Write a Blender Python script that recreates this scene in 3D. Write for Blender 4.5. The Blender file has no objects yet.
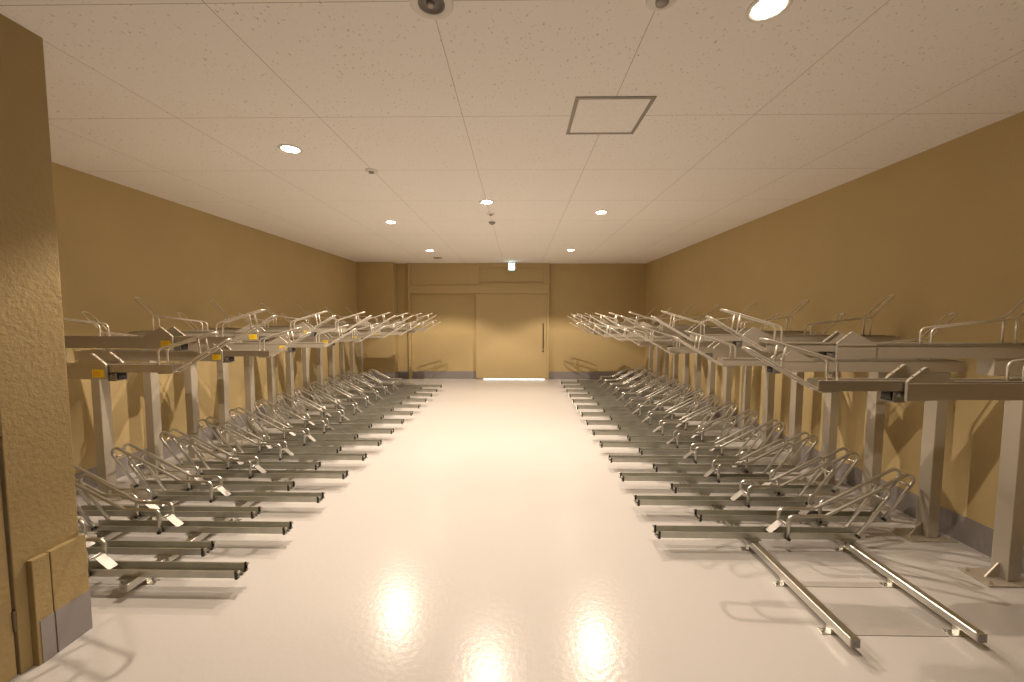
import bpy, bmesh, math, random
from mathutils import Vector, Matrix
random.seed(7)
SC = bpy.context.scene
COL = SC.collection
PI = math.pi

# ------------------------------------------------------------------ materials
def new_mat(name):
    m = bpy.data.materials.new(name); m.use_nodes = True
    nt = m.node_tree
    b = nt.nodes['Principled BSDF']
    return m, nt, b

def ramp(nt, fac, stops):
    r = nt.nodes.new('ShaderNodeValToRGB')
    el = r.color_ramp.elements
    while len(el) < len(stops): el.new(0.5)
    for e, (p, c) in zip(el, stops):
        e.position = p; e.color = (c[0], c[1], c[2], 1)
    nt.links.new(fac, r.inputs[0])
    return r.outputs[0]

def noise(nt, scale, detail=3, rough=0.5, vec=None):
    n = nt.nodes.new('ShaderNodeTexNoise')
    n.inputs['Scale'].default_value = scale
    n.inputs['Detail'].default_value = detail
    n.inputs['Roughness'].default_value = rough
    if vec is None:
        tc = nt.nodes.new('ShaderNodeTexCoord'); vec = tc.outputs['Object']
    nt.links.new(vec, n.inputs['Vector'])
    return n.outputs['Fac']

def bump(nt, b, h, strength, dist=0.01):
    k = nt.nodes.new('ShaderNodeBump')
    k.inputs['Strength'].default_value = strength
    k.inputs['Distance'].default_value = dist
    nt.links.new(h, k.inputs['Height']); nt.links.new(k.outputs[0], b.inputs['Normal'])

def paint(name, col, rough=0.5, metal=0.0, var=0.06, nscale=6.0, bstr=0.0, bscale=80):
    m, nt, b = new_mat(name)
    lo = [c * (1 - var) for c in col]; hi = [min(1, c * (1 + var)) for c in col]
    c = ramp(nt, noise(nt, nscale, 4), [(0.3, lo), (0.7, hi)])
    nt.links.new(c, b.inputs['Base Color'])
    b.inputs['Roughness'].default_value = rough
    b.inputs['Metallic'].default_value = metal
    if bstr: bump(nt, b, noise(nt, bscale, 3), bstr, 0.004)
    return m

def math_node(nt, op, a, bv=None, clamp=False):
    n = nt.nodes.new('ShaderNodeMath'); n.operation = op; n.use_clamp = clamp
    for i, v in enumerate((a, bv)):
        if v is None: continue
        if isinstance(v, (int, float)): n.inputs[i].default_value = v
        else: nt.links.new(v, n.inputs[i])
    return n.outputs[0]

def mat_ceiling():
    m, nt, b = new_mat('rock_wool_board')
    tc = nt.nodes.new('ShaderNodeTexCoord')
    sp = nt.nodes.new('ShaderNodeSeparateXYZ'); nt.links.new(tc.outputs['Object'], sp.inputs[0])
    lines = []
    for ax, off in (('X', 0.5572), ('Y', 1.6434)):
        t = math_node(nt, 'SUBTRACT', sp.outputs[ax], off - 0.91 * 20)
        t = math_node(nt, 'DIVIDE', t, 0.91)
        t = math_node(nt, 'FRACT', t)
        t = math_node(nt, 'SUBTRACT', t, 0.5)
        t = math_node(nt, 'ABSOLUTE', t)
        lines.append(math_node(nt, 'GREATER_THAN', t, 0.5 - 0.0021))
    ln = math_node(nt, 'MAXIMUM', lines[0], lines[1])
    mp = nt.nodes.new('ShaderNodeMapping'); nt.links.new(tc.outputs['Object'], mp.inputs[0])
    mp.inputs['Scale'].default_value = (1.0, 0.55, 1.0)
    mp.inputs['Rotation'].default_value = (0, 0, 0.35)
    pit = noise(nt, 75, 2.5, 0.6, mp.outputs[0])
    dens = noise(nt, 4, 2)
    pit = math_node(nt, 'ADD', pit, math_node(nt, 'MULTIPLY', dens, 0.10))
    base = ramp(nt, pit, [(0.0, (0.91, 0.89, 0.87)), (0.69, (0.905, 0.885, 0.865)), (0.74, (0.60, 0.54, 0.48)), (1, (0.55, 0.49, 0.42))])
    mx = nt.nodes.new('ShaderNodeMix'); mx.data_type = 'RGBA'
    nt.links.new(ln, mx.inputs[0]); nt.links.new(base, mx.inputs[6])
    mx.inputs[7].default_value = (0.50, 0.46, 0.41, 1)
    nt.links.new(mx.outputs[2], b.inputs['Base Color'])
    b.inputs['Roughness'].default_value = 0.95
    b.inputs['Specular IOR Level'].default_value = 0.1
    return m

def mat_floor():
    m, nt, b = new_mat('epoxy_floor')
    c = ramp(nt, noise(nt, 0.6, 2, 0.5), [(0.0, (0.50, 0.487, 0.478)), (1.0, (0.54, 0.527, 0.518))])
    nt.links.new(c, b.inputs['Base Color'])
    r = ramp(nt, noise(nt, 1.0, 2), [(0.0, (0.18,) * 3), (1.0, (0.28,) * 3)])
    nt.links.new(r, b.inputs['Roughness'])
    b.inputs['IOR'].default_value = 1.34
    bump(nt, b, noise(nt, 38, 2), 0.13, 0.006)
    return m

def emit(name, col, strength):
    m, nt, b = new_mat(name)
    b.inputs['Base Color'].default_value = (0.8, 0.8, 0.8, 1)
    b.inputs['Emission Color'].default_value = (*col, 1)
    b.inputs['Emission Strength'].default_value = strength
    n = noise(nt, 12)
    r = ramp(nt, n, [(0, (0.45,) * 3), (1, (0.55,) * 3)])
    nt.links.new(r, b.inputs['Roughness'])
    return m

def mat_sticker():
    m, nt, b = new_mat('yellow_sticker')
    tc = nt.nodes.new('ShaderNodeTexCoord')
    sp = nt.nodes.new('ShaderNodeSeparateXYZ'); nt.links.new(tc.outputs['Generated'], sp.inputs[0])
    a = math_node(nt, 'GREATER_THAN', sp.outputs['X'], 0.30)
    a2 = math_node(nt, 'LESS_THAN', sp.outputs['X'], 0.92)
    a3 = math_node(nt, 'LESS_THAN', math_node(nt, 'ABSOLUTE', math_node(nt, 'SUBTRACT', sp.outputs['Z'], 0.5)), 0.34)
    blk = math_node(nt, 'MULTIPLY', math_node(nt, 'MULTIPLY', a, a2), a3)
    mx = nt.nodes.new('ShaderNodeMix'); mx.data_type = 'RGBA'
    nt.links.new(blk, mx.inputs[0])
    mx.inputs[6].default_value = (0.95, 0.72, 0.03, 1); mx.inputs[7].default_value = (0.86, 0.52, 0.02, 1)
    nt.links.new(mx.outputs[2], b.inputs['Base Color'])
    b.inputs['Roughness'].default_value = 0.4
    return m

M = dict(
    wall=paint('wall_paint', (0.50, 0.39, 0.195), 0.85, var=0.03, nscale=2, bstr=0.35, bscale=55),
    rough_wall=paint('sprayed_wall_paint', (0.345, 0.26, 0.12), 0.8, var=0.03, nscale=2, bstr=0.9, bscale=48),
    base=paint('grey_baseboard', (0.27, 0.25, 0.25), 0.6, var=0.04),
    door=paint('door_paint', (0.50, 0.39, 0.20), 0.5, var=0.02, nscale=1.5),
    ceiling=mat_ceiling(), floor=mat_floor(),
    zinc=paint('zinc_rail', (0.50, 0.50, 0.45), 0.36, 0.85, var=0.10, nscale=9),
    chrome=paint('bright_steel_tube', (0.66, 0.65, 0.61), 0.33, 1.0, var=0.05),
    tie=paint('dull_grey_bar', (0.46, 0.44, 0.42), 0.5, 0.2),
    flap=paint('satin_steel_plate', (0.33, 0.32, 0.30), 0.45, 0.7, var=0.03),
    greige=paint('greige_powder_coat', (0.47, 0.43, 0.36), 0.42, 0.3, var=0.03),
    wire=paint('pale_coated_wire', (0.68, 0.64, 0.56), 0.36, 0.55, var=0.03),
    black=paint('black_plastic', (0.022, 0.02, 0.02), 0.45, var=0.2),
    darksteel=paint('dark_handle', (0.16, 0.12, 0.08), 0.4, 0.6),
    white=paint('white_plastic', (0.75, 0.73, 0.69), 0.5, var=0.03),
    greyplastic=paint('grey_recess', (0.17, 0.155, 0.135), 0.5, var=0.1),
    hatch=paint('hatch_frame_aluminium', (0.34, 0.31, 0.28), 0.45, 0.3),
    lamp=emit('warm_lamp', (1.0, 0.86, 0.66), 45.0),
    sign=emit('sign_light', (0.62, 1.0, 0.96), 7.0),
    signbody=paint('sign_case', (0.55, 0.58, 0.56), 0.5),
    sticker=mat_sticker(),
    outside=paint('outdoor_paving', (0.75, 0.75, 0.75), 0.8),
)

# ------------------------------------------------------------------ mesh helpers
class MB:
    def __init__(s): s.bm = bmesh.new()
    def box(s, x0, x1, y0, y1, z0, z1, bev=0.0, seg=2):
        t = bmesh.new()
        bmesh.ops.create_cube(t, size=1.0)
        for v in t.verts:
            v.co = ((x0 + x1) / 2 + v.co.x * (x1 - x0), (y0 + y1) / 2 + v.co.y * (y1 - y0), (z0 + z1) / 2 + v.co.z * (z1 - z0))
        if bev:
            bmesh.ops.bevel(t, geom=list(t.edges), offset=bev, segments=seg, affect='EDGES', profile=0.5)
        s.add(t); return s
    def add(s, t, mat=None):
        if mat: bmesh.ops.transform(t, matrix=mat, verts=list(t.verts))
        me = bpy.data.meshes.new('tmp'); t.to_mesh(me); t.free()
        s.bm.from_mesh(me); bpy.data.meshes.remove(me)
    def prism(s, prof, axis, a, b, bev=0.0):
        """extrude a closed 2-D profile along axis: 'x' prof=(y,z), 'y' prof=(x,z), 'z' prof=(x,y)"""
        t = bmesh.new()
        def P(p, d):
            return {'x': (d, p[0], p[1]), 'y': (p[0], d, p[1]), 'z': (p[0], p[1], d)}[axis]
        A = [t.verts.new(P(p, a)) for p in prof]; B = [t.verts.new(P(p, b)) for p in prof]
        n = len(prof)
        t.faces.new(A); t.faces.new(list(reversed(B)))
        for i in range(n):
            t.faces.new((A[(i + 1) % n], A[i], B[i], B[(i + 1) % n]))
        bmesh.ops.recalc_face_normals(t, faces=list(t.faces))
        if bev: bmesh.ops.bevel(t, geom=list(t.edges), offset=bev, segments=2, affect='EDGES', profile=0.5)
        s.add(t); return s
    def cyl(s, p, q, r, seg=14, r2=None):
        p = Vector(p); q = Vector(q); d = q - p
        t = bmesh.new()
        bmesh.ops.create_cone(t, cap_ends=True, segments=seg, radius1=r, radius2=r if r2 is None else r2, depth=d.length)
        m = Matrix.Translation((p + q) / 2) @ d.to_track_quat('Z', 'Y').to_matrix().to_4x4()
        s.add(t, m); return s
    def tube(s, pts, r, bend=0.0, seg=8, closed=False):
        """round tube along a polyline whose corners are rounded with radius bend (float or list)"""
        P = [Vector(p) for p in pts]; path = []
        n = len(P)
        rng = range(n)
        for i in rng:
            br = bend[i] if isinstance(bend, (list, tuple)) else bend
            if (not closed and i in (0, n - 1)) or br <= 0:
                path.append(P[i]); continue
            a, c, b = P[i - 1], P[i], P[(i + 1) % n]
            u = (a - c).normalized(); w = (b - c).normalized()
            ang = u.angle(w)
            if ang > PI - 0.02: path.append(c); continue
            cut = br / math.tan(ang / 2)
            cut = min(cut, (a - c).length * 0.48, (b - c).length * 0.48) if n > 3 and False else cut
            bis = (u + w).normalized()
            cen = c + bis * (br / math.sin(ang / 2))
            s0 = c + u * cut - cen; s1 = c + w * cut - cen
            turn = s0.angle(s1)
            k = max(3, int(math.degrees(turn) / 18))
            axis = s0.cross(s1).normalized()
            for j in range(k + 1):
                path.append(cen + Matrix.Rotation(turn * j / k, 3, axis) @ s0)
        t = bmesh.new(); rings = []
        m = len(path)
        tang = []
        for i in range(m):
            if closed: d = path[(i + 1) % m] - path[i - 1]
            else: d = path[min(i + 1, m - 1)] - path[max(i - 1, 0)]
            tang.append(d.normalized())
        nrm = tang[0].orthogonal().normalized()
        for i in range(m):
            if i:
                nrm = (nrm - tang[i] * nrm.dot(tang[i])).normalized()
            bi = tang[i].cross(nrm)
            rings.append([t.verts.new(path[i] + (nrm * math.cos(2 * PI * k / seg) + bi * math.sin(2 * PI * k / seg)) * r) for k in range(seg)])
        for i in range(m if closed else m - 1):
            A, B = rings[i], rings[(i + 1) % m]
            for k in range(seg):
                f = t.faces.new((A[k], A[(k + 1) % seg], B[(k + 1) % seg], B[k])); f.smooth = True
        if not closed:
            t.faces.new(list(reversed(rings[0]))); t.faces.new(rings[-1])
        s.add(t); return s
    def lathe(s, prof, cx, cy, seg=32):
        t = bmesh.new(); R = []
        for r, z in prof:
            R.append([t.verts.new((cx + r * math.cos(2 * PI * k / seg), cy + r * math.sin(2 * PI * k / seg), z)) for k in range(seg)])
        for A, B in zip(R, R[1:]):
            for k in range(seg):
                f = t.faces.new((A[k], A[(k + 1) % seg], B[(k + 1) % seg], B[k])); f.smooth = True
        t.faces.new(R[0]); t.faces.new(list(reversed(R[-1])))
        bmesh.ops.recalc_face_normals(t, faces=list(t.faces))
        s.add(t); return s
    def build(s, name, mat, parent=None):
        me = bpy.data.meshes.new(name); s.bm.to_mesh(me); s.bm.free()
        me.materials.append(mat)
        o = bpy.data.objects.new(name, me); COL.objects.link(o)
        if parent: o.parent = parent
        return o

def tag(o, label=None, cat=None, group=None, kind=None):
    for k, v in (('label', label), ('category', cat), ('group', group), ('kind', kind)):
        if v: o[k] = v
    return o

def empty(name, loc, rz=0.0):
    o = bpy.data.objects.new(name, None); COL.objects.link(o)
    o.location = loc; o.rotation_euler = (0, 0, rz); o.empty_display_size = 0.1
    return o

def copy_tree(o, parent=None):
    c = o.copy(); COL.objects.link(c); c.parent = parent
    for ch in KIDS.get(o, []): copy_tree(ch, c)
    return c
KIDS = {}
def index_children(o):
    KIDS[o] = [c for c in bpy.data.objects if c.parent == o]
    for c in KIDS[o]: index_children(c)

def struct(mb, name, mat): return tag(mb.build(name, mat), kind='structure')

# ------------------------------------------------------------------ room
XL, XR, D, H = -3.828, 3.078, 9.583, 2.812
YB = -3.0                        # behind the camera
XP, YP = -2.155, 1.83             # the pier at the near left
T = 0.12
struct(MB().box(XL - T, XR + T, YB - T, 11.2, -T, 0), 'floor', M['floor'])
struct(MB().box(XL - T, XR + T, YB - T, D + T, H, H + T), 'ceiling', M['ceiling'])
struct(MB().box(XL - T, XL, YP, D + T, 0, H), 'wall_left', M['wall'])
struct(MB().box(XR, XR + T, YB - T, D + T, 0, H), 'wall_right', M['wall'])
struct(MB().box(XL - T, XR, YB - T, YB, 0, H), 'wall_front', M['wall'])
# pier with the recess of its door
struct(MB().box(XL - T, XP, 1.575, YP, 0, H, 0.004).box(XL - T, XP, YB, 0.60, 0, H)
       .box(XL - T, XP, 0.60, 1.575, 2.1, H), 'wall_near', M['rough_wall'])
DOORX0, DOORX1 = -1.02, 0.69
struct(MB().box(XL, -0.86, D, D + T, 0, H).box(0.66, XR, D, D + T, 0, H).box(-0.86, 0.66, D, D + T, 2.0, H), 'wall_back', M['wall'])
struct(MB().box(XL, -2.955, 9.30, D, 0, H, 0.006), 'wall_corner', M['wall'])

# baseboards (painted, a few millimetres proud)
BH, BT = 0.187, 0.006
struct(MB().box(XL, XL + BT, YP, 9.30, 0, BH), 'baseboard_left', M['base'])
struct(MB().box(XR - BT, XR, YB, D, 0, BH), 'baseboard_right', M['base'])
struct(MB().box(-2.955, -2.672, D - BT, D, 0, BH).box(-2.60, DOORX0 - 0.005, D - BT, D, 0, BH)
       .box(0.745, XR - BT, D - BT, D, 0, BH), 'baseboard_back', M['base'])
struct(MB().box(XL + BT, -2.955 + BT, 9.30 - BT, 9.30, 0, BH).box(-2.955, -2.955 + BT, 9.30, D - BT, 0, BH), 'baseboard_corner', M['base'])

# dado of the pier: two boards and their grey foot
g = MB()
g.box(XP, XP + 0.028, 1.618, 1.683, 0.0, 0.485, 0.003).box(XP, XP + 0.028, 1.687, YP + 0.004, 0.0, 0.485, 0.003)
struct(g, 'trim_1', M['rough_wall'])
struct(MB().box(XP + 0.028, XP + 0.031, 1.630, 1.682, 0, 0.2).box(XP + 0.028, XP + 0.031, 1.688, YP + 0.003, 0, 0.2), 'baseboard_near', M['base'])

# door_2: flush leaf in the pier
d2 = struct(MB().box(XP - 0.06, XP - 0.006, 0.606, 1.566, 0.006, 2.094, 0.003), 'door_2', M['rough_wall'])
h = MB()
for z in (1.10, 0.25, 1.85): h.cyl((XP - 0.004, 1.569, z - 0.045), (XP - 0.004, 1.569, z + 0.045), 0.007)
h.build('hinge', M['darksteel'], d2)
h = MB().cyl((XP - 0.01, 0.68, 1.0), (XP + 0.05, 0.68, 1.0), 0.01).tube([(XP + 0.05, 0.68, 1.0), (XP + 0.05, 0.80, 1.0)], 0.009)
h.build('lever_handle', M['chrome'], d2)

# sliding door unit in the back wall
FY = D - 0.11
f = MB()
f.box(-2.665, -2.605, FY, D, 0, H, 0.004).box(0.695, 0.742, FY, D, 0, H, 0.004)
struct(f, 'trim_2', M['door'])
struct(MB().box(-2.605, 0.695, FY + 0.005, D, 2.085, 2.285, 0.004), 'trim_3', M['door'])      # track cover
tp = MB()
tp.box(-2.605, -0.985, FY + 0.03, D, 2.285, H)
tp.box(-0.985, -0.925, FY + 0.015, D, 2.285, H, 0.003)
tp.box(-0.925, 0.62, FY + 0.015, D, 2.285, 2.335, 0.003).box(-0.925, 0.62, FY + 0.015, D, 2.705, H, 0.003)
tp.box(0.62, 0.695, FY + 0.015, D, 2.285, H, 0.003)
tp.box(-0.925, 0.62, FY + 0.06, D, 2.335, 2.705)
struct(tp, 'trim_4', M['door'])
d1 = struct(MB().box(DOORX0, DOORX1, D - 0.085, D - 0.04, 0.024, 2.082, 0.003), 'door_1', M['door'])
hb = MB().tube([(0.610, D - 0.085, 1.36), (0.610, D - 0.135, 1.36), (0.610, D - 0.135, 0.76), (0.610, D - 0.085, 0.76)], 0.011, 0.015)
hb.build('bar_handle', M['darksteel'], d1)
lk = MB().cyl((0.610, D - 0.085, 0.70), (0.610, D - 0.098, 0.70), 0.022)
lk.build('lock_cylinder', M['darksteel'], d1)

# ------------------------------------------------------------------ ceiling fixtures
def beam_profile(ld):
    """the reflector's spread: weak straight down, strongest near 45 degrees, cut off near 58 degrees"""
    ld.use_nodes = True
    nt = ld.node_tree
    em = nt.nodes['Emission']
    ge = nt.nodes.new('ShaderNodeNewGeometry')
    sp = nt.nodes.new('ShaderNodeSeparateXYZ'); nt.links.new(ge.outputs['Incoming'], sp.inputs[0])
    cz = math_node(nt, 'ABSOLUTE', sp.outputs['Z'])
    c = ramp(nt, cz, [(p, (v / 2,) * 3) for p, v in BEAM])
    nt.links.new(math_node(nt, 'MULTIPLY', c, 2.0), em.inputs['Strength'])

def downlight(x, y, label, lit=True, power=100):
    r = empty('downlight', (x, y, H))
    tag(r, label, 'ceiling light', 'lit downlights')
    MB().lathe([(0.055, 0), (0.082, 0), (0.082, -0.004), (0.077, -0.007), (0.060, -0.005), (0.058, -0.0005), (0.055, -0.0005)], 0, 0).build('trim_ring', M['white'], r)
    MB().lathe([(0.0575, -0.001), (0.0575, -0.005), (0.020, -0.0075)], 0, 0).build('lens', M['lamp'], r)
    ld = bpy.data.lights.new('downlight_beam', 'SPOT')
    ld.energy = power; ld.color = LIGHT_COL
    ld.spot_size = math.radians(SPOT_DEG); ld.spot_blend = SPOT_BLEND; ld.shadow_soft_size = 0.014
    beam_profile(ld)
    lo = bpy.data.objects.new('downlight_beam', ld); COL.objects.link(lo)
    lo.location = (x, y, H - 0.03)
LIGHT_COL = (1.0, 0.805, 0.62)
SPOT_DEG, SPOT_BLEND, POWER = 150, 0.15, 165
BEAM = [(0.46, 0.01), (0.535, 0.05), (0.575, 0.45), (0.63, 1.2), (0.72, 1.18), (0.82, 1.03), (0.92, 1.0), (1.0, 1.0)]
for x, y, lab in (
    (1.01, 1.69, 'brightest lit downlight, cut by the top edge of the photo, nearest to the viewer'),
    (-1.72, 3.02, 'lit round downlight nearest the viewer of those above the left racks'),
    (-0.35, 4.42, 'lit round downlight over the middle of the aisle'),
    (1.0, 4.86, 'lit round downlight above the right racks, middle of the three on that side'),
    (-1.715, 5.34, 'lit round downlight above the left racks, middle of three in line'),
    (-1.71, 7.66, 'lit round downlight above the left racks, closest to the sliding door'),
    (1.005, 7.62, 'lit round downlight above the right racks, closest to the sliding door')):
    downlight(x, y, lab, power=POWER * (0.72 if y < 2 else 1.12))

r = empty('ceiling_fixture', (-0.351, 1.652, H))
tag(r, 'unlit round recessed ceiling fitting with a dark hollow centre and pale ring', 'ceiling light')
MB().lathe([(0.052, 0), (0.088, 0), (0.088, -0.003), (0.080, -0.007), (0.056, -0.007), (0.052, -0.003)], 0, 0).build('cover_ring', M['white'], r)
MB().lathe([(0.053, -0.001), (0.053, -0.0075), (0.046, -0.0085), (0.043, -0.004), (0.020, -0.004)], 0, 0).build('hollow_bowl', M['greyplastic'], r)
MB().lathe([(0.017, -0.003), (0.017, -0.011), (0.009, -0.015)], -0.004, 0, 20).build('small_bulb', M['hatch'], r)

def sprinkler(x, y, label, rad=0.055, dark=False):
    r = empty('sprinkler_head', (x, y, H))
    tag(r, label, 'sprinkler', None)
    MB().lathe([(rad, 0), (rad, -0.005), (rad * 0.85, -0.010), (rad * 0.45, -0.012)], 0, 0, 28).build('cover_plate', M['white'], r)
    MB().lathe([(rad * 0.42, -0.011), (rad * 0.40, -0.022), (rad * 0.15, -0.026)], 0, 0, 20).build('nozzle', M['hatch'], r)
sprinkler(0.564, 1.64, 'pale round sprinkler plate at the photo top, between the hollow fitting and the brightest lamp', 0.062)
sprinkler(-1.274, 3.47, 'small pale round sprinkler on the ceiling joint left of the aisle')
sprinkler(-0.34, 4.92, 'small pale round sprinkler just beyond the middle downlight', 0.05)
r = empty('smoke_detector', (-0.355, 5.36, H))
tag(r, 'small low grey disc sensor behind the middle downlight', 'detector')
MB().lathe([(0.045, 0), (0.045, -0.012), (0.034, -0.026), (0.012, -0.03)], 0, 0, 24).build('housing', M['hatch'], r)
MB().lathe([(0.012, -0.029), (0.012, -0.034), (0.006, -0.037)], 0, 0, 16).build('sensor_tip', M['greyplastic'], r)
r = empty('ceiling_vent', (-1.76, 8.62, H))
tag(r, 'dark flat round grille on the ceiling near the back left corner', 'vent')
MB().lathe([(0.10, 0), (0.10, -0.006), (0.09, -0.012), (0.07, -0.012)], 0, 0, 28).build('rim', M['hatch'], r)
MB().lathe([(0.065, -0.004), (0.065, -0.010), (0.03, -0.014)], 0, 0, 24).build('grille', M['greyplastic'], r)

r = empty('access_hatch', (0.556, 2.567, H))
tag(r, 'square ceiling access hatch with a grey aluminium frame', 'hatch')
w = 0.231
q = MB()
for a, b, c, d in ((-w, w, -w, -w + 0.022), (-w, w, w - 0.022, w), (-w, -w + 0.022, -w + 0.022, w - 0.022), (w - 0.022, w, -w + 0.022, w - 0.022)):
    q.box(a, b, c, d, -0.006, 0, 0.0015)
q.build('frame', M['hatch'], r)
pm = MB().box(-w + 0.025, w - 0.025, -w + 0.025, w - 0.025, -0.004, 0).build('panel', paint('hatch_board', (0.90, 0.88, 0.86), 0.95, var=0.05, nscale=70), r)

r = empty('exit_sign', (-0.157, 9.28, H))
tag(r, 'small glowing exit sign box hung from the ceiling above the sliding door', 'sign')
MB().box(-0.090, 0.090, -0.004, 0.035, -0.208, -0.012, 0.004).build('case', M['signbody'], r)
MB().box(-0.066, 0.066, -0.010, -0.004, -0.186, -0.036, 0.002).build('lit_panel', M['sign'], r)
MB().box(-0.06, 0.06, 0.0, 0.03, -0.012, 0).build('mount', M['signbody'], r)

# ------------------------------------------------------------------ lower tier
MIR = 0.61                       # the left bank is the right one turned round, this much further out
GX = (1.555, 2.175)              # guide rails of the right bank
ZR0, ZR1 = 0.087, 0.126          # rail channel

def channel(x0, x1, hw, z0, z1, t, lip=0.0):
    p = [(-hw, z0), (hw, z0), (hw, z1)]
    if lip: p += [(hw + lip, z1), (hw + lip, z1 + t)]
    else: p += []
    inner = [(hw - t, z1 + (t if lip else 0)), (hw - t, z0 + t), (-hw + t, z0 + t), (-hw + t, z1 + (t if lip else 0))]
    p += inner
    if lip: p += [(-hw - lip, z1 + t), (-hw - lip, z1)]
    p += [(-hw, z1)]
    return MB().prism(p, 'x', x0, x1)

KS = 1.072
def lower_rack(name, x_end, label, length):
    """origin: on the floor under the aisle end of the rail; +x towards the wall"""
    r = empty(name, (0, 0, 0)); tag(r, label, 'bike rack')
    channel(0.010, length, 0.038, ZR0, ZR1, 0.004, 0.004).build('rail', M['zinc'], r)
    cap = channel(-0.004, 0.012, 0.043, ZR0 - 0.005, ZR1 + 0.006, 0.006).build('end_cap', M['black'], r)
    for y, z in ((-0.032, ZR0 + 0.004), (0.0, ZR0 + 0.001), (0.032, ZR0 + 0.004), (0.039, ZR1 + 0.002), (-0.039, ZR1 - 0.002)):
        MB().cyl((-0.014, y, z), (-0.004, y, z), 0.0075, 10).build('bolt', M['chrome'], cap)
    g = MB()
    HZ = lambda z: 1.5629 - KS * (1.5629 - z)
    for y in (-0.050, 0.050):
        g.tube([(KS * x, y, HZ(z)) for x, z in ((0.785, 0.186), (0.785, 0.338), (1.005, 0.340), (1.466, 0.588), (1.212, 0.224))],
               0.0112, [0, 0.034, 0.05, 0.040, 0])
    g.tube([(KS * 1.352, -0.05, HZ(0.448)), (KS * 1.352, 0.05, HZ(0.448))], 0.007)
    g.build('wheel_guard', M['chrome'], r)
    for y in (-1, 1):
        b = MB()
        b.cyl((KS * 0.785, y * 0.036, HZ(0.197)), (KS * 0.785, y * 0.066, HZ(0.197)), 0.011, 10)
        b.build('guard_bolt', M['black'], r)
        b = MB()
        b.cyl((KS * 1.212, y * 0.036, HZ(0.212)), (KS * 1.212, y * 0.058, HZ(0.212)), 0.010, 10)
        b.build('guard_bolt', M['black'], r)
    fl = MB()
    a0 = Vector((KS * 0.694, 0, HZ(0.213))); a1 = Vector((KS * 0.765, 0, HZ(0.274))); a2 = Vector((KS * 0.785, 0, HZ(0.278)))
    n = Vector((-(a1 - a0).z, 0, (a1 - a0).x)).normalized() * 0.003
    fl.prism([(a0.x, a0.z), (a1.x, a1.z), (a2.x, a2.z), (a2.x, a2.z + 0.004), (a1.x + n.x, a1.z + n.z), (a0.x + n.x, a0.z + n.z)], 'y', -0.026, 0.026)
    fl.build('flap', M['flap'], r)
    MB().tube([(KS * 0.785, -0.058, HZ(0.278)), (KS * 0.785, 0.058, HZ(0.278))], 0.006).build('flap_pin', M['chrome'], r)
    for gx in GX:
        x = gx - x_end
        c = MB()
        c.box(x - 0.050, x + 0.050, -0.060, 0.060, ZR0 - 0.0045, ZR0, 0.001)
        for sd in (-1, 1):
            c.box(x + sd * 0.033 - 0.003, x + sd * 0.033 + 0.003, -0.056, 0.056, 0.058, ZR0 - 0.004)
        car = c.build('carriage', M['zinc'], r)
        for y in (-0.052, 0.052):
            MB().box(x - 0.029, x + 0.029, y - 0.006, y + 0.006, 0.0815, ZR0 - 0.003, 0.001).build('buffer', M['black'], car)
    return r

ORD = ['nearest', 'second', 'third', 'fourth', 'fifth', 'sixth', 'seventh', 'eighth', 'ninth', 'tenth', 'eleventh', 'twelfth', 'thirteenth',
       'fourteenth', 'fifteenth', 'sixteenth']
def nth(i): return 'nearest to the viewer' if i == 0 else ORD[i] + ' from the near end'

X_LONG, X_SHORT = 0.939, 1.315
MIR_L = 0.633
lng = lower_rack('floor_bike_rack', X_LONG, None, 1.356)
sht = lower_rack('floor_bike_rack', X_SHORT, None, 1.356)
for o in (lng, sht): index_children(o)
used = set()
def slide(o, dx):
    """the head of an upper rack sits a little further out or in on its post"""
    for c in bpy.data.objects:
        if c.parent == o and not c.name.startswith(('post', 'saddle')): c.location.x = dx
def put(proto, loc, rz, label, group):
    if proto in used: o = copy_tree(proto)
    else: o = proto; used.add(proto)
    o.location = loc; o.rotation_euler = (0, 0, rz); o['label'] = label; o['group'] = group
    return o
PB = 0.4497
for i in range(14):
    put(lng, (X_LONG, 2.575 + PB * i, 0), 0, 'floor-level steel bike rack of the longer reach, %s, right wall' % nth(i), 'long-reach floor racks, right wall')
    put(sht, (X_SHORT, 2.800 + PB * i, 0), 0, 'floor-level steel bike rack set back between others, %s, right wall' % nth(i), 'set-back floor racks, right wall')
for i in range(14):
    put(lng, (-(X_LONG + MIR_L), 2.124 + PB * i, 0), PI, 'floor-level steel bike rack of the longer reach, %s, left wall' % nth(i), 'long-reach floor racks, left wall')
for i in range(13):
    put(sht, (-(X_SHORT + MIR_L - 0.02), 2.329 + PB * i, 0), PI, 'floor-level steel bike rack set back between others, %s, left wall' % nth(i), 'set-back floor racks, left wall')

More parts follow.
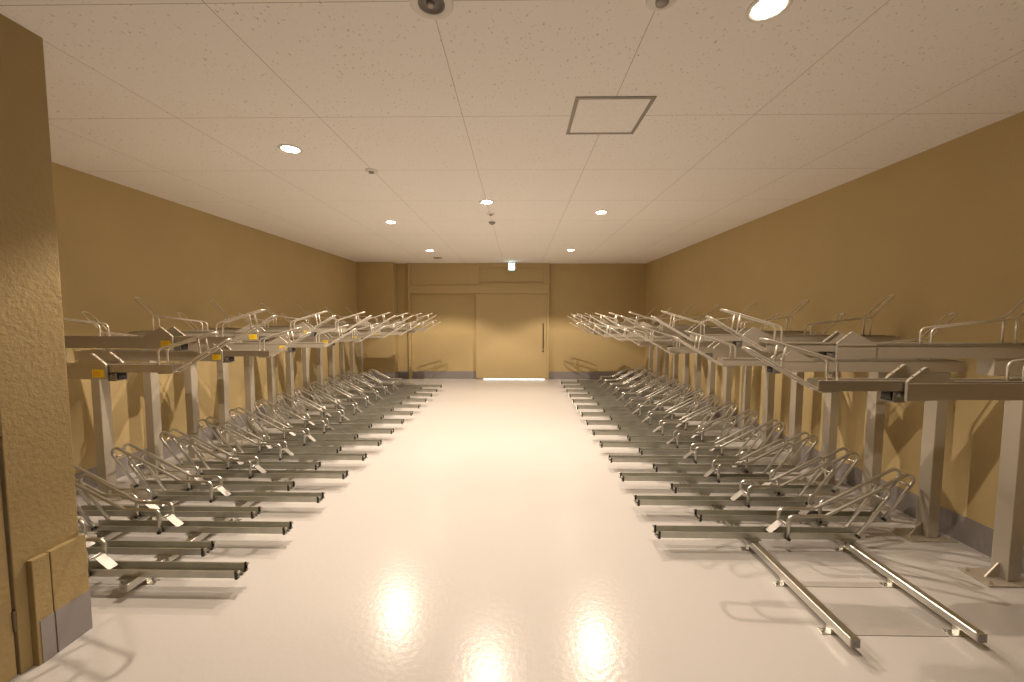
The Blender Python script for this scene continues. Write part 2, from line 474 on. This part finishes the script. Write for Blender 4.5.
def guide_track(y0, y1, mirror, label):
    r = empty('guide_track', (0, 0, 0)); tag(r, label, 'rack track')
    sg = -1 if mirror else 1
    X = lambda x: sg * (x + (MIR if mirror else 0))
    for gi, gx in enumerate(GX):
        x = X(gx); ya = y0 + 0.04 * gi
        g = MB().box(x - 0.0225, x + 0.0225, ya, y1, 0.037, 0.082, 0.005 if gi == 0 else 0.011, 3)
        ra = g.build('guide_rail', M['chrome'], r)
        for yy, d in ((ya, -1), (y1, 1)):
            e = MB().box(x - 0.021, x + 0.021, min(yy, yy + d * 0.004), max(yy, yy + d * 0.004), 0.0385, 0.0805, 0.001)
            e.cyl((x, yy + d * 0.003, 0.059), (x, yy + d * 0.006, 0.059), 0.006, 10)
            e.build('rail_cap', M['flap'], ra)
    y = y0 + 0.137
    while y < y1:
        for gi, gx in enumerate(GX):
            x = X(gx); q = x - sg * 0.045
            ft = MB().box(min(q, x + sg * 0.012) - 0.012, max(q, x + sg * 0.012) + 0.012, y - 0.02, y + 0.02, 0, 0.004, 0.001)
            ft.box(x - 0.012, x + 0.012, y - 0.016, y + 0.016, 0.004, 0.0375)
            ft.cyl((q, y, 0.004), (q, y, 0.012), 0.007, 8)
            ft.build('foot', M['chrome'], r)
        xa, xb = sorted((X(GX[0]) + sg * 0.03, X(GX[1]) - sg * 0.065))
        MB().box(xa, xb, y - 0.022, y + 0.022, 0, 0.003).build('tie_bar', M['tie'], r)
        y += 0.345
    return r
guide_track(1.737, 8.75, False, 'pair of bright steel guide rails on the floor under the racks, right wall')
guide_track(2.03, 8.2, True, 'pair of bright steel guide rails on the floor under the racks, left wall')

# ------------------------------------------------------------------ upper tier
PX = 2.915                       # post centre; parts below are given in room x of the right bank
def upper_rack(name, zt):
    r = empty(name, (0, 0, 0)); tag(r, None, 'bike rack')
    L = lambda x: x - PX
    zb = zt - 0.078
    # post
    po = MB().box(L(2.877), L(2.953), -0.043, 0.043, 0.008, zb - 0.10, 0.004).build('post', M['greige'], r)
    MB().box(L(2.725), L(3.045), -0.085, 0.085, 0, 0.008, 0.001).build('base_plate', M['greige'], po)
    MB().prism([(L(2.795), 0.008), (L(2.878), 0.008), (L(2.878), 0.095), (L(2.868), 0.095)], 'y', -0.004, 0.004).build('gusset', M['greige'], po)
    for x in (2.755, 3.015):
        for y in (-0.06, 0.06):
            b = MB().cyl((L(x), y, 0.008), (L(x), y, 0.016), 0.013, 6).cyl((L(x), y, 0.015), (L(x), y, 0.026), 0.006, 8)
            b.build('anchor_bolt', M['greige'], po)
    MB().box(L(2.872), L(2.877), -0.030, 0.016, zb - 0.155, zb - 0.125, 0.001).cyl((L(2.868), -0.006, zb - 0.14), (L(2.872), -0.006, zb - 0.14), 0.007, 8).build('post_clip', M['flap'], po)
    MB().box(L(2.70), L(2.953), -0.043, 0.043, zb - 0.10, zb, 0.003).build('saddle', M['greige'], r)
    # fixed beam
    channel(L(1.772), L(3.0), 0.049, zb, zt - 0.003, 0.003, 0.005).build('beam', M['greige'], r)
    # house-shaped cheeks and roller
    L0 = L; L = lambda x: L0(x) - 0.026
    prof = [(L(1.79), zb - 0.004), (L(1.79), zt + 0.004), (L(1.796), zt + 0.012), (L(1.862), zt + 0.067), (L(1.872), zt + 0.069), (L(1.882), zt + 0.066), (L(2.005), zt + 0.003), (L(2.005), zb - 0.001), ]
    for s in (-1, 1):
        y0, y1 = sorted((s * 0.0525, s * 0.056))
        ck = MB().prism(prof, 'y', y0, y1)
        yy0, yy1 = sorted((s * 0.044, s * 0.057))
        # folded front edge
        ck.prism([(L(1.786), zb - 0.004), (L(1.786), zt + 0.006), (L(1.794), zt + 0.016), (L(1.862), zt + 0.071), (L(1.872), zt + 0.073), (L(1.872), zt + 0.068), (L(1.864), zt + 0.065), (L(1.797), zt + 0.011), (L(1.790), zt + 0.003), (L(1.790), zb - 0.004)], 'y', yy0, yy1)
        ya, yb = sorted((s * 0.056, s * 0.060))
        ck.box(L(1.792), L(2.005), ya, yb, zt - 0.006, zt - 0.002)
        c = ck.build('cheek_plate', M['greige'], r)
        bb = MB()
        for k in (0.25, 0.75):
            x = L(1.794 + 0.068 * k); z = zt + 0.016 + 0.055 * k + 0.001
            bb.cyl((x, s * 0.0505, z), (x - 0.0025, s * 0.0505, z + 0.0028), 0.004, 8)
        bb.build('rivet', M['hatch'], c)
        if s == 1:
            MB().box(L(1.797), L(1.868), 0.0562, 0.0575, zt - 0.068, zt - 0.022).build('warning_sticker', M['sticker'], c)
    ro = MB()
    ro.cyl((L(1.768), -0.024, zb + 0.012), (L(1.768), 0.024, zb + 0.012), 0.026, 20)
    ro = ro.build('roller', M['black'], r)
    q = MB()
    for s in (-1, 1):
        y0, y1 = sorted((s * 0.029, s * 0.034))
        q.box(L(1.748), L(1.80), y0, y1, zb - 0.012, zb + 0.030, 0.001)
        q.cyl((L(1.768), s * 0.034, zb + 0.012), (L(1.768), s * 0.044, zb + 0.012), 0.010, 8)
    q.box(L(1.752), L(1.80), -0.034, 0.034, zb - 0.017, zb - 0.012, 0.001)
    q.build('roller_holder', M['flap'], r)
    L = L0
    # sliding tray
    channel(L(1.375), L(2.96), 0.037, zt - 0.042, zt + 0.004, 0.003, 0.005).build('tray', M['greige'], r)
    # aisle-end wires
    R = 0.0056
    def U(pts, bends, end_r=0.028):
        n = len(pts)
        P = [(L(x), -0.030, zt + z) for x, z in pts] + [(L(x), 0.030, zt + z) for x, z in reversed(pts)]
        bd = list(bends) + list(reversed(bends))
        bd[n - 1] = bd[n] = end_r
        return P, bd
    g = MB()
    P, bd = U([(1.47, -0.046), (1.395, -0.046), (1.05, 0.155)], [0, 0.02, 0])
    g.tube(P, R, bd).build('pull_handle', M['wire'], r)
    g = MB()
    P, bd = U([(1.463, -0.004), (1.463, 0.098), (1.130, 0.196)], [0, 0.03, 0])
    g.tube(P, R, bd)
    for y in (-0.030, 0.030):
        g.tube([(L(1.222), y, zt + 0.168), (L(1.208), y, zt + 0.062)], R)
    g.build('rear_wheel_guard', M['wire'], r)
    g = MB()
    P, bd = U([(2.305, -0.004), (2.305, 0.090), (2.775, 0.150), (2.955, 0.325)], [0, 0.03, 0.02, 0])
    g.tube(P, R, bd)
    for y in (-0.030, 0.030):
        g.tube([(L(2.775), y, zt - 0.004), (L(2.775), y, zt + 0.150)], R)
    g.build('front_wheel_guard', M['wire'], r)
    return r

low = upper_rack('upper_bike_rack', 1.260)
high = upper_rack('upper_bike_rack', 1.402)
for o in (low, high): index_children(o)
PU = 0.452
MIR_U = 0.62
for i in range(16):
    p = (low, high)[i % 2]; k = i // 2
    o = put(p, (PX, 1.845 + PU * i, 0), 0,
        ('%s upper bike rack along the right wall, %s' % (('lower-set', 'higher-set')[i % 2], nth(k))),
        ('lower-set', 'higher-set')[i % 2] + ' upper racks, right wall')
    slide(o, {0: 0.005, 1: 0.045, 2: 0.035, 3: 0.03}.get(i, 0.022))
for i in range(15):
    p = (low, high)[i % 2]; k = i // 2
    o = put(p, (-(PX + MIR_U), 2.325 + 0.457 * i, 0), PI,
        ('%s yellow-stickered upper bike rack, left wall, %s' % (('lower-set', 'higher-set')[i % 2], nth(k))),
        ('lower-set', 'higher-set')[i % 2] + ' upper racks, left wall')
    slide(o, 0.06)

# ------------------------------------------------------------------ daylight beyond the sliding door
w = bpy.data.worlds.new('daylight'); SC.world = w; w.use_nodes = True
bg = w.node_tree.nodes['Background']
bg.inputs[0].default_value = (0.9, 0.96, 1.0, 1); bg.inputs[1].default_value = 4.0

# ------------------------------------------------------------------ camera
f_px, pitch, yaw, roll, hc = 392.49, 0.0653, -0.0156, 0.0019, 1.5629
def rot(P):
    return P
cy, sy, cp, sp_ = math.cos(yaw), math.sin(yaw), math.cos(pitch), math.sin(pitch)
A = Matrix(((cy, -sy, 0), (sy, cy, 0), (0, 0, 1)))
B = Matrix(((1, 0, 0), (0, cp, -sp_), (0, sp_, cp)))
R3 = B @ A
right, fwd, up = Vector(R3[0]), Vector(R3[1]), Vector(R3[2])
c, s = math.cos(roll), math.sin(roll)
r2 = right * c + up * s; u2 = up * c - right * s
cam_d = bpy.data.cameras.new('camera'); cam = bpy.data.objects.new('camera', cam_d); COL.objects.link(cam)
cam_d.sensor_width = 36.0; cam_d.lens = 36.0 * f_px / 1024.0; cam_d.clip_start = 0.02; cam_d.clip_end = 100
mw = Matrix.Identity(4)
for i in range(3):
    mw[i][0] = r2[i]; mw[i][1] = u2[i]; mw[i][2] = -fwd[i]
mw[0][3], mw[1][3], mw[2][3] = 0, 0, hc
cam.matrix_world = mw
SC.camera = cam

SC.view_settings.view_transform = 'Standard'
SC.view_settings.look = 'None'
SC.view_settings.gamma = 1.0
SC.view_settings.exposure = 0.0
SC.view_settings.use_curve_mapping = False
SC.cycles.max_bounces = 12
SC.cycles.diffuse_bounces = 8
SC.cycles.glossy_bounces = 6
